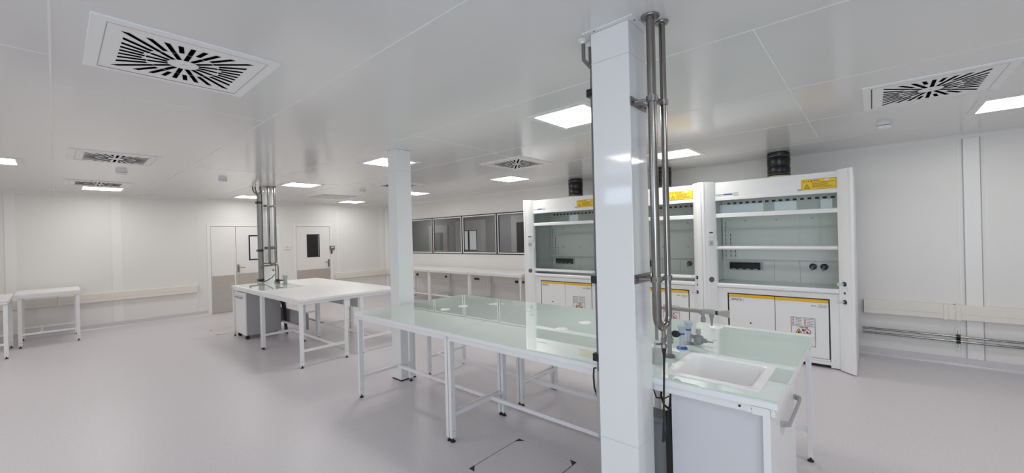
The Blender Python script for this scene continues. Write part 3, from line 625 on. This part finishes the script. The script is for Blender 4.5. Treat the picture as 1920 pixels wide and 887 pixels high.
# ------------------------------------------------------------------ fume hoods
HP = 1.597; HX0 = -4.945; HY = 5.9; HD = .92
def fume_hood(i, label, open_, fascia_logo=True):
    x0 = HX0+i*HP+.001; W = HP-.002
    t = Thing('fume_hood', label, 'fume hood', (x0, HY, 0), 'fume hoods')
    L = t.l
    IN = .145; F = .13   # post width, set-back of the front plane
    for s, nm in ((0, 'control_post'), (1, 'valve_post')):
        f = (lambda x: x) if s == 0 else (lambda x: W-x)
        prof = [(0, .012), (.006, .003), (.02, 0), (.034, .006), (.04, .018), (.046, .020), (IN-.004, F-.012), (IN, F-.004), (IN, .20), (0, .20)]
        pf = [(f(x), y) for x, y in prof]
        if s: pf = pf[::-1]
        L(nm, MB().prism(pf, 'Z', .012, 2.335), 'hood')
        L('side_panel', MB().box(f(0), .20, .012, f(.035), HD, 2.30), 'hood')
        L('inner_wall', MB().box(f(.035), .205, .93, f(.042), .88, 2.26), 'liner')
    L('roof', MB().box(.035, F+.04, 2.26, W-.035, HD, 2.30), 'hood')
    fa = L('fascia', MB().prism([(F+.035, 2.075), (F+.035, 2.322), (F, 2.322), (F, 2.118), (F-.004, 2.113), (F-.004, 2.075)], 'X', IN, W-IN), 'hood')
    L('upper_glass', MB().add([(IN-.003, F+.022, 1.88), (W-IN+.003, F+.022, 1.88), (W-IN+.003, F+.022, 2.09), (IN-.003, F+.022, 2.09)], [(0, 1, 2, 3)]), 'sash')
    L('glass_rail', MB().prism([(F, 1.843), (F+.04, 1.843), (F+.04, 1.885), (F+.02, 1.898), (F+.004, 1.893), (F, 1.887)], 'X', IN, W-IN), 'hood')
    hb = 1.405 if open_ else .988
    L('sash_glass', MB().add([(IN-.003, F+.045, hb+.03), (W-IN+.003, F+.045, hb+.03), (W-IN+.003, F+.045, 1.87), (IN-.003, F+.045, 1.87)], [(0, 1, 2, 3)]), 'sash')
    L('sash_handle', MB().prism([(F+.06, hb), (F+.0, hb+.004), (F-.008, hb+.02), (F+.0, hb+.04), (F+.04, hb+.05), (F+.06, hb+.05)], 'X', IN+.004, W-IN-.004), 'hood', bevel=.003)
    L('sash_hook', MB().prism([(F-.01, 1.41), (F+.03, 1.41), (F+.03, 1.53), (F+.02, 1.53), (F-.004, 1.45)], 'X', IN+.0, IN+.008), 'hood')
    L('sill', MB().prism([(F+.05, .892), (F+.0, .892), (F-.012, .905), (F-.012, .935), (F+.0, .948), (F+.05, .948)], 'X', IN, W-IN), 'hood', bevel=.004)
    L('worktop', MB().box(.042, .18, .885, W-.042, .88, .925), 'dish')
    L('back_panel', MB().box(.042, .87, .925, W-.042, .885, 1.29), 'liner')
    sm = MB()
    for q in (.70, 1.0): sm.box(q-.002, .868, .93, q+.002, .87, 1.24)
    L('panel_seam', sm, 'seam')
    bf = L('baffle', MB().box(.06, .80, 1.24, W-.06, .815, 1.68).box(.06, .80, 1.683, W-.06, .815, 2.25).box(.06, .80, 1.235, W-.06, .83, 1.24), 'liner')
    # extraction slots near the top
    sl = MB()
    for k_ in range(17):
        a = .13+k_*.0815
        sl.box(a, .797, 2.052, a+.042, .80, 2.078); sl.box(a-.03, .56, 2.205, a+.03, .563, 2.225)
    L('extract_slots', sl, 'black', bf)
    L('top_baffle', MB().prism([(.80, 2.20), (.815, 2.21), (.30, 2.255), (.30, 2.245)], 'X', .06, W-.06), 'liner')
    rl = MB()
    for cx_, z0, z1 in ((.10, 1.27, 1.84), (.165, 1.27, 1.68), (.23, 1.27, 1.50), (W-.10, 1.27, 1.50)):
        z = z0
        while z < z1-.05: rl.box(cx_-.0035, .797, z, cx_+.0035, .80, z+.042); z += .06
    L('shelf_slots', rl, 'ink', bf)
    for px in (.36, .75, 1.15):
        for pz in (1.42, 1.80): L('rod_socket', MB().lathe([(.012, 0), (.008, .006), (.008, .02), (.012, .024), (.0, .026)], (px, .80, pz), (0, -1, 0), 10), 'lgrey', bf)
    # sockets and gas outlets on the back panel
    sk = L('socket_strip', MB().prism([(.87, 1.085), (.835, 1.085), (.825, 1.10), (.825, 1.17), (.835, 1.185), (.87, 1.185)], 'X', .14, .53), 'black', bevel=.003)
    L('socket_plate', MB().box(.125, .866, 1.075, .57, .8705, 1.2), 'lgrey')
    fl = MB()
    for q in range(4): fl.box(.165+q*.094, .815, 1.088, .165+q*.094+.055, .826, 1.098)
    L('socket_flap', fl, 'lgrey', sk)
    for gx in (1.145, 1.265):
        g = L('gas_outlet', MB().lathe([(.04, 0), (.042, .012), (.030, .03), (.018, .034)], (gx, .87, 1.15), (0, -1, 0), 18), 'navy')
        L('nozzle', MB().tube([(gx, .84, 1.15), (gx, .80, 1.145), (gx-.004, .775, 1.125), (gx-.004, .77, 1.10)], .011, 10, [.016, .014, .010, .006]), 'tapgrey', g)
    # lower cabinet surround
    L('front_panel', MB().box(IN, F+.025, .012, IN+.118, F+.04, .886).box(W-IN-.09, F+.025, .012, W-IN, F+.04, .886).box(IN+.118, F+.025, .822, W-IN-.09, F+.04, .886).box(IN+.118, F+.025, .04, W-IN-.09, F+.04, .076), 'hood')
    L('plinth', MB().box(IN, F+.07, 0, W-IN, F+.1, .04), 'black')
    for q in ((W-IN-.02, .86), (W-IN-.05, .10)): L('screw', MB().lathe([(.005, 0), (.004, .002)], (q[0], F+.025, q[1]), (0, -1, 0), 8), 'grey')
    # control post fittings (on the sloping face)
    def post(x, d=0): # y of the left post's sloping face at local x
        return .020+(F-.032)*(x-.046)/(IN-.004-.046)-d
    tl = math.atan2(F-.032, IN-.004-.046)
    ux = Vector((math.cos(tl), math.sin(tl), 0)); un = Vector((math.sin(tl), -math.cos(tl), 0))
    def pad(cx_, zc, w, h, d, e=0):
        c = Vector((cx_, post(cx_), 0)); m_ = MB()
        a = [c-ux*w/2+un*e, c+ux*w/2+un*e, c+ux*w/2+un*(d+e), c-ux*w/2+un*(d+e)]
        return m_.prism([(p.x, p.y) for p in a], 'Z', zc-h/2, zc+h/2)
    cxp = .092
    mt = L('flow_monitor', pad(cxp, 1.622, .085, .10, .012), 'white', bevel=.003)
    L('display', pad(cxp, 1.64, .05, .018, .002, .012), 'ink', mt)
    sw = L('switch_box', pad(cxp, 1.497, .06, .072, .014), 'lgrey', bevel=.002)
    L('rocker', pad(cxp, 1.497, .036, .042, .004, .014), 'grey', sw)
    c = Vector((cxp, post(cxp), .997)); L('access_plug', MB().lathe([(.038, 0), (.037, .004), (.0, .005)], c, un, 24), 'disc')
    for z in (1.36, 1.25, 1.14, .86, .75): L('blank_plate', pad(cxp, z, .056, .075, .002), 'hood', bevel=.001)
    # valve post knobs
    tv = Vector((-math.sin(tl), -math.cos(tl), 0)); xv = W-.092
    for z in (1.017, .812):
        kb = L('valve_knob', MB().lathe([(.026, 0), (.026, .006), (.022, .014), (.012, .018)], (xv, post(.092), z), tv, 18), 'navy')
        L('knob_stem', MB().lathe([(.011, 0), (.011, .05), (.018, .055), (.018, .062), (.0, .063)], Vector((xv, post(.092), z))+tv*.015, tv, 16), 'lgrey', kb)
    L('post_plug', MB().lathe([(.014, 0), (.013, .005), (0, .006)], (xv, post(.092), .914), tv, 14), 'disc')
    # lettering and signs on the fascia
    yf = F-.0015
    L('lettering', text_mb('ASEM', .042, (IN+.006, yf, 2.132), bold=-.0004), 'ink', fa)
    L('logo_bar', MB().box(IN+.106, yf, 2.140, IN+.215, yf+.001, 2.160), 'logo', fa)
    L('label', MB().box(IN+.225, yf, 2.118, IN+.285, yf+.001, 2.172), 'lgrey', fa)
    L('plate', MB().box(W-IN-.375, yf, 2.122, W-IN-.335, yf+.001, 2.142), 'grey', fa)
    sx0, sx1, sz0, sz1 = W-IN-.332, W-IN-.003, 2.128, 2.251
    sg = L('warning_sign', MB().box(sx0, F-.004, sz0, sx1, F, sz1), 'yellow')
    y_ = F-.005
    ink = MB()
    def bar(a, b2, z, h=.003): ink.box(sx0+a, y_, sz0+z, sx0+b2, y_+.001, sz0+z+h)
    bar(0, .329, .0, .003); bar(0, .329, .120, .003); bar(0, .003, 0, .123); bar(.326, .329, 0, .123)
    bar(.10, .32, .083, .0035)
    for q, e_ in ((.070, .26), (.058, .25), (.046, .25), (.034, .29), (.022, .32)): bar(.10, e_, q, .0035)
    tri = [(.022, .014), (.082, .014), (.052, .068)]; tri2 = [(.031, .020), (.073, .020), (.052, .057)]
    for a in range(3):
        b_ = (a+1) % 3
        ink.add([(sx0+tri[a][0], y_, sz0+tri[a][1]), (sx0+tri[b_][0], y_, sz0+tri[b_][1]), (sx0+tri2[b_][0], y_, sz0+tri2[b_][1]), (sx0+tri2[a][0], y_, sz0+tri2[a][1])], [(0, 1, 2, 3)])
    ink.box(sx0+.0495, y_, sz0+.032, sx0+.0545, y_+.001, sz0+.047).box(sx0+.0495, y_, sz0+.024, sx0+.0545, y_+.001, sz0+.029)
    L('sign_print', ink, 'inkbrown', sg)
    tx = text_mb('A  S  E  M', .022, (sx0+.014, y_, sz0+.094), bold=.0009); L('sign_heading', tx, 'inkbrown', sg)
    L('sign_line', MB().box(sx0+.115, y_, sz0+.102, sx0+.175, y_+.001, sz0+.108), 'inkbrown', sg)
    L('sign_badge', MB().box(sx0+.225, y_, sz0+.094, sx0+.265, y_+.001, sz0+.116), 'paper', sg)
    return t
fume_hood(0, 'left fume hood beside the wall windows with its sash pulled down', False)
fume_hood(1, 'middle fume hood, half hidden behind the nearest pillar and steel pipes', False)
fume_hood(2, 'right-hand fume hood with its sash raised halfway', True)

def safety_cabinet(i, label):
    x0 = HX0+i*HP+.264; y0 = HY+.158; Wc = 1.102
    t = Thing('safety_cabinet', label, 'cabinet', (x0, y0, 0), 'flammables cabinets under the fume hoods')
    L = t.l
    L('carcass', MB().box(.006, .03, .045, Wc-.006, .52, .815), 'disc')
    L('base_rail', MB().box(.012, -.002, .078, Wc-.012, .03, .103), 'hood')
    mid = .545
    for a, b2 in ((.018, mid-.0035), (mid+.0035, Wc-.020)):
        dd = L('door', MB().box(a, -.004, .108, b2, .026, .772), 'hood', bevel=.0015)
        L('handle_rail', MB().prism([(.026, .772), (-.004, .772), (-.012, .778), (-.012, .800), (-.004, .808), (.026, .808)], 'X', a, b2), 'yrail', dd)
        if a < .3:
            L('lock', MB().lathe([(.010, 0), (.010, .004), (0, .005)], (.27, -.004, .44), (0, -1, 0), 12), 'ink', dd)
            pl = L('name_plate', MB().box(a+.006, -.0055, .722, a+.172, -.004, .760), 'paper', dd)
            L('plate_border', MB().box(a+.006, -.006, .722, a+.172, -.0055, .7235).box(a+.172, -.006, .722, a+.1735, -.0055, .76), 'ink', pl)
            L('lettering', text_mb('EXACTA', .031, (a+.032, -.0065, .731), bold=.0008), 'ink', pl)
        else:
            e0 = b2
            L('door_marks', MB().box(e0-.165, -.0055, .722, e0-.115, -.0045, .735).torus((e0-.075, -.005, .729), .020, .0022, (0, 1, 0), 20, 6).torus((e0-.030, -.005, .729), .016, .0022, (0, 1, 0), 20, 6).box(e0-.09, -.0062, .725, e0-.058, -.005, .733).box(e0-.036, -.0062, .722, e0-.024, -.005, .736), 'grey', dd)
            lx, lz0, lz1, lw = mid+.165, .232, .577, .243
            lb = L('hazard_label', MB().box(lx, -.006, lz0, lx+lw, -.004, lz1), 'paper', dd)
            yy = -.0072
            fr = MB().box(lx, yy, lz0, lx+.004, yy+.001, lz1).box(lx+lw-.004, yy, lz0, lx+lw, yy+.001, lz1).box(lx+.004, yy, lz0, lx+lw-.004, yy+.001, lz0+.004).box(lx+.004, yy, lz1-.004, lx+lw-.004, yy+.001, lz1).box(lx+.004, yy, .470, lx+lw-.004, yy+.001, .473)
            for r_ in range(5):
                z = .558-r_*.019
                for c_ in (0, 1): fr.box(lx+.045+c_*.118, yy, z, lx+.102+c_*.118+.008*(r_ % 2), yy+.001, z+.004)
            L('label_print', fr, 'ink', lb)
            L('label_heading', text_mb('Type 90', .026, (lx+.085, yy, .448), bold=.0006), 'ink', lb)
            rd = MB()
            for r_ in range(5):
                z = .556-r_*.019
                for c_ in (0, 1): rd.box(lx+.014+c_*.118, yy, z, lx+.034+c_*.118, yy+.001, z+.008)
            rd.torus((lx+.163, yy, .405), .034, .0038, (0, 1, 0), 24, 6)
            rd.add([(lx+.139, yy-.001, .432), (lx+.134, yy-.001, .427), (lx+.187, yy-.001, .378), (lx+.192, yy-.001, .383)], [(0, 1, 2, 3)])
            L('prohibition_print', rd, 'red', lb)
            L('hazard_triangle', MB().prism([(lx+.040, .372), (lx+.118, .372), (lx+.079, .440)], 'Y', yy+.001, yy), 'ink', lb)
            L('hazard_fill', MB().prism([(lx+.050, .378), (lx+.108, .378), (lx+.079, .428)], 'Y', yy, yy-.001), 'yrail', lb)
            L('flame_print', MB().prism([(lx+.070, .382), (lx+.088, .382), (lx+.091, .393), (lx+.085, .403), (lx+.083, .396), (lx+.079, .411), (lx+.073, .400), (lx+.068, .393)], 'Y', yy-.001, yy-.002).prism([(lx+.152, .386), (lx+.176, .386), (lx+.172, .402), (lx+.166, .398), (lx+.162, .421), (lx+.157, .404)], 'Y', yy-.001, yy-.0015).lathe([(.012, 0), (0, .0005)], (lx+.122, yy, .424), (0, -1, 0), 10), 'ink', lb)
    return t
safety_cabinet(0, 'white yellow-railed cabinet under the left fume hood')
safety_cabinet(1, 'white yellow-railed cabinet under the middle fume hood behind the pipes')
safety_cabinet(2, 'white yellow-railed cabinet under the right-hand fume hood')

for i, lab in enumerate(('black flexible exhaust duct above the left fume hood', 'black exhaust duct above the middle fume hood, mostly behind the steel pipes', 'black flexible exhaust duct above the right-hand fume hood')):
    dx = (-4.21, -2.543, -.945)[i]; dy = 6.6
    t = Thing('exhaust_duct', lab, 'duct', (dx, dy, 2.30), 'exhaust ducts')
    pr = [(.128, 0), (.134, .015), (.128, .03), (.134, .045), (.136, .10), (.128, .115), (.135, .13), (.137, .22), (.130, .235), (.136, .25), (.132, .285)]
    t.w('flexible_sleeve', MB().lathe([(r, h*1.105) for r, h in pr], (dx, dy, 2.388), (0, 0, 1), 32), 'duct')
    t.w('collar', MB().lathe([(.131, 0), (.131, .09)], (dx, dy, 2.30), (0, 0, 1), 32), 'collar')
    t.w('hose_clip', MB().torus((dx, dy, 2.412), .134, .004, (0, 0, 1), 32, 6).torus((dx, dy, 2.655), .137, .004, (0, 0, 1), 32, 6), 'clamp')

# ------------------------------------------------------------------ ceiling lights
def ceil_light():
    t = Thing('ceiling_light', 'x', 'ceiling light', (0, 0, ZC), 'square ceiling lights')
    a, b2 = .311, .252
    t.l('frame', MB().box(-a, -a, -.006, a, -b2, 0).box(-a, b2, -.006, a, a, 0).box(-a, -b2, -.006, -b2, b2, 0).box(b2, -b2, -.006, a, b2, 0), 'white', bevel=.001)
    t.l('diffuser', MB().add([(-b2, -b2, -.004), (b2, -b2, -.004), (b2, b2, -.004), (-b2, b2, -.004)], [(3, 2, 1, 0)]), 'lamp')
    return t.o
LP = [((-1.985, 3.11), 'square ceiling light just left of the nearest pillar top'),
      ((-1.985, 5.60), 'square ceiling light right of the nearest pillar, behind the steel pipes'),
      ((1.00, 5.55), 'square ceiling light cut by the right edge of the picture'),
      ((-4.96, 3.08), 'square ceiling light behind the top of the second white pillar'),
      ((-4.99, 5.60), 'square ceiling light above the window wall near the left fume hood'),
      ((-7.98, 3.08), 'square ceiling light above the right half of the white island'),
      ((-8.00, 5.60), 'square ceiling light just right of the second pillar, above the bench tables'),
      ((-10.74, 3.03), 'square ceiling light in front of the double door, left of the distant pipes'),
      ((-10.74, 5.47), 'square ceiling light in front of the single door'),
      ((-10.55, .60), 'square ceiling light close to the left wall, beside an air diffuser'),
      ((-7.80, -.55), 'square ceiling light cut by the left edge of the picture')]
L0 = ceil_light()
for k_, (q, lab) in enumerate(LP):
    if k_ == 0: L0.location = (q[0], q[1], ZC); L0['label'] = lab
    else: copy_thing(L0, (q[0], q[1], ZC), lab)
for k_, (q, lab) in enumerate((((1.0, .6), 'square ceiling light behind the camera on the right'), ((-2.47, -1.52), 'square ceiling light behind the camera'), ((1.0, 3.1), 'square ceiling light on the right outside the picture'),
                               ((-4.96, -1.0), 'square ceiling light behind the camera on the left'), ((-4.96, -2.8), 'square ceiling light by the wall behind the camera'), ((-8.0, -2.8), 'square ceiling light in the far left corner behind the camera'))):
    copy_thing(L0, (q[0], q[1], ZC), lab)

# swirl air diffusers
def swirl():
    t = Thing('air_diffuser', 'x', 'air vent', (0, 0, ZC), 'swirl air diffusers')
    t.l('plate', MB().box(-.392, -.392, -.0100, .392, .392, 0), 'vent', bevel=.002)
    a, b2 = .338, .334
    t.l('edge_gap', MB().box(-a, -a, -.0106, a, -b2, -.0095).box(-a, b2, -.0106, a, a, -.0095).box(-a, -b2, -.0106, -b2, b2, -.0095).box(b2, -b2, -.0106, a, b2, -.0095), 'grey')
    t.l('gap', MB().box(-.342, -a, -.0108, -.336, a, -.0095), 'ink')
    mb = MB(); H = .27; z = -.0112
    def slot(d, r0, r1, w, cut0, cut1):
        """slot along direction d; outer end cut square to the edge"""
        ux_, uy_ = math.cos(d), math.sin(d); nx, ny = -uy_, ux_
        pts = []
        for s_ in (1, -1): pts.append((ux_*r0+nx*w*s_, uy_*r0+ny*w*s_))
        for s_ in (-1, 1):
            bx_, by_ = nx*w*s_, ny*w*s_
            if cut1:
                if abs(ux_) >= abs(uy_)-1e-6: tt = (math.copysign(H, ux_)-bx_)/ux_
                else: tt = (math.copysign(H, uy_)-by_)/uy_
            else: tt = r1
            pts.append((bx_+ux_*tt, by_+uy_*tt))
        mb.add([(p[0], p[1], z) for p in pts], [(0, 1, 2, 3)])
    for k_ in range(32):
        d_ = 2*math.pi*k_/32
        slot(d_, .168 if k_ % 2 == 0 else .18, 0, .0112, 0, True)
        if k_ % 2 == 0: slot(d_, .072, .163, .0112, 0, False)
    t.l('slots', mb, 'void')
    t.l('screw', MB().lathe([(.008, 0), (.006, .002)], (0, 0, -.010), (0, 0, -1), 10), 'lgrey')
    return t.o
D0 = swirl()
DP = [((-2.985, .515), 'large swirl air diffuser nearest the camera at the upper left'),
      ((-6.78, .505), 'second swirl air diffuser on the left, behind the large one'),
      ((-9.72, .505), 'furthest left swirl air diffuser, right before the light at the left wall'),
      ((-3.85, 4.48), 'swirl air diffuser in the middle, left of the nearest pillar'),
      ((.353, 4.47), 'swirl air diffuser at the upper right'),
      ((-6.93, 4.50), 'swirl air diffuser half hidden behind the second pillar')]
for k_, (q, lab) in enumerate(DP):
    if k_ == 0: D0.location = (q[0], q[1], ZC); D0['label'] = lab
    else: copy_thing(D0, (q[0], q[1], ZC), lab)
single('ceiling_grille', MB().box(-10.1, 4.08, ZC-.008, -9.32, 4.86, ZC), 'lgrey', 'flat closed ceiling panel before the single door', 'air vent', org=(-9.7, 4.47, ZC), bevel=.002)

# smoke detectors
for (x, y), lab in (((-7.88, .64), 'smoke detector beside the second swirl diffuser on the left'), ((-7.92, 1.84), 'smoke detector above the left end of the white island'),
                    ((-8.03, 4.33), 'smoke detector left of the second white pillar'), ((.106, 5.61), 'smoke detector at the right below the swirl diffuser')):
    t = Thing('smoke_detector', lab, 'smoke detector', (x, y, ZC), 'smoke detectors')
    t.l('base', MB().lathe([(.06, 0), (.062, .006), (.062, .02), (.056, .024)], (0, 0, 0), (0, 0, -1), 28), 'white')
    t.l('sensing_gap', MB().lathe([(.05, .022), (.05, .032)], (0, 0, 0), (0, 0, -1), 28), 'disc')
    t.l('cap', MB().lathe([(.058, .030), (.059, .04), (.050, .052), (.03, .058), (.0, .059)], (0, 0, 0), (0, 0, -1), 28), 'white')

# ------------------------------------------------------------------ floor hatches
for (x0, y0), lab in (((-2.19, 1.942), 'square floor hatch with dark metal corners in front of the glass island'), ((-9.45, 1.92), 'distant floor hatch beside the left end of the white island')):
    a = .55
    t = Thing('floor_hatch', lab, 'floor hatch', (x0+a/2, y0+a/2, 0))
    t.w('lid', MB().box(x0+.004, y0+.004, -.01, x0+a-.004, y0+a-.004, .0012), 'floor')
    t.w('gap', MB().box(x0, y0, -.01, x0+.005, y0+a, .0014).box(x0+a-.004, y0, -.01, x0+a, y0+a, .0016), 'ink')
    t.w('edge_strip', MB().box(x0, y0+a-.002, -.01, x0+a, y0+a, .0013).box(x0, y0, -.01, x0+a, y0+.002, .0013), 'lgrey')
    for cx_, cy_, sx, sy in ((x0, y0, 1, 1), (x0+a, y0, -1, 1), (x0, y0+a, 1, -1), (x0+a, y0+a, -1, -1)):
        t.w('corner_plate', MB().prism([(cx_, cy_), (cx_+sx*.055, cy_), (cx_, cy_+sy*.055)], 'Z', .0005, .0026), 'ink')

# ------------------------------------------------------------------ daylight, camera, view
w = bpy.data.worlds.new('sky'); S.world = w; w.use_nodes = True
SKY = (.72, .85, 1.0); SKYL = 3.8
bg = w.node_tree.nodes['Background']; bg.inputs['Color'].default_value = (*SKY, 1); bg.inputs['Strength'].default_value = .2
for a, b2, z0 in [(q[0], q[1], 2.2) for q in fw]+[BW]:     # daylight standing in each window opening
    li = bpy.data.lights.new('daylight', 'AREA'); li.shape = 'RECTANGLE'; li.size = b2-a; li.size_y = 2.62-z0
    li.color = SKY; li.energy = SKYL*math.pi*(b2-a)*(2.62-z0)
    o = bpy.data.objects.new('daylight', li); COL.objects.link(o); o.location = ((a+b2)/2, YF-.14, (z0+2.62)/2); o.rotation_euler = (R(90), 0, 0)

cam = bpy.data.cameras.new('camera'); co = bpy.data.objects.new('camera', cam); COL.objects.link(co); S.camera = co
yaw, pit, rol = R(41.599), R(-.042), R(-1.409)
fwd = Vector((-math.sin(yaw)*math.cos(pit), math.cos(yaw)*math.cos(pit), math.sin(pit)))
rt = Vector((math.cos(yaw), math.sin(yaw), 0)); up = rt.cross(fwd)
r2 = math.cos(rol)*rt+math.sin(rol)*up; u2 = -math.sin(rol)*rt+math.cos(rol)*up
co.matrix_world = Matrix(((r2.x, u2.x, -fwd.x, 0), (r2.y, u2.y, -fwd.y, 0), (r2.z, u2.z, -fwd.z, 1.658), (0, 0, 0, 1)))
cam.sensor_fit = 'HORIZONTAL'; cam.sensor_width = 36; cam.lens = 36*761.17/1920; cam.clip_start = .05; cam.clip_end = 60

S.view_settings.view_transform = 'Standard'; S.view_settings.look = 'None'; S.view_settings.gamma = 1; S.view_settings.use_curve_mapping = False
S.view_settings.exposure = 0.58
S.cycles.max_bounces = 10; S.cycles.diffuse_bounces = 6; S.cycles.glossy_bounces = 4; S.cycles.transparent_max_bounces = 12
S.cycles.use_denoising = True; S.cycles.sample_clamp_indirect = 3
S.cycles.caustics_reflective = False; S.cycles.caustics_refractive = False
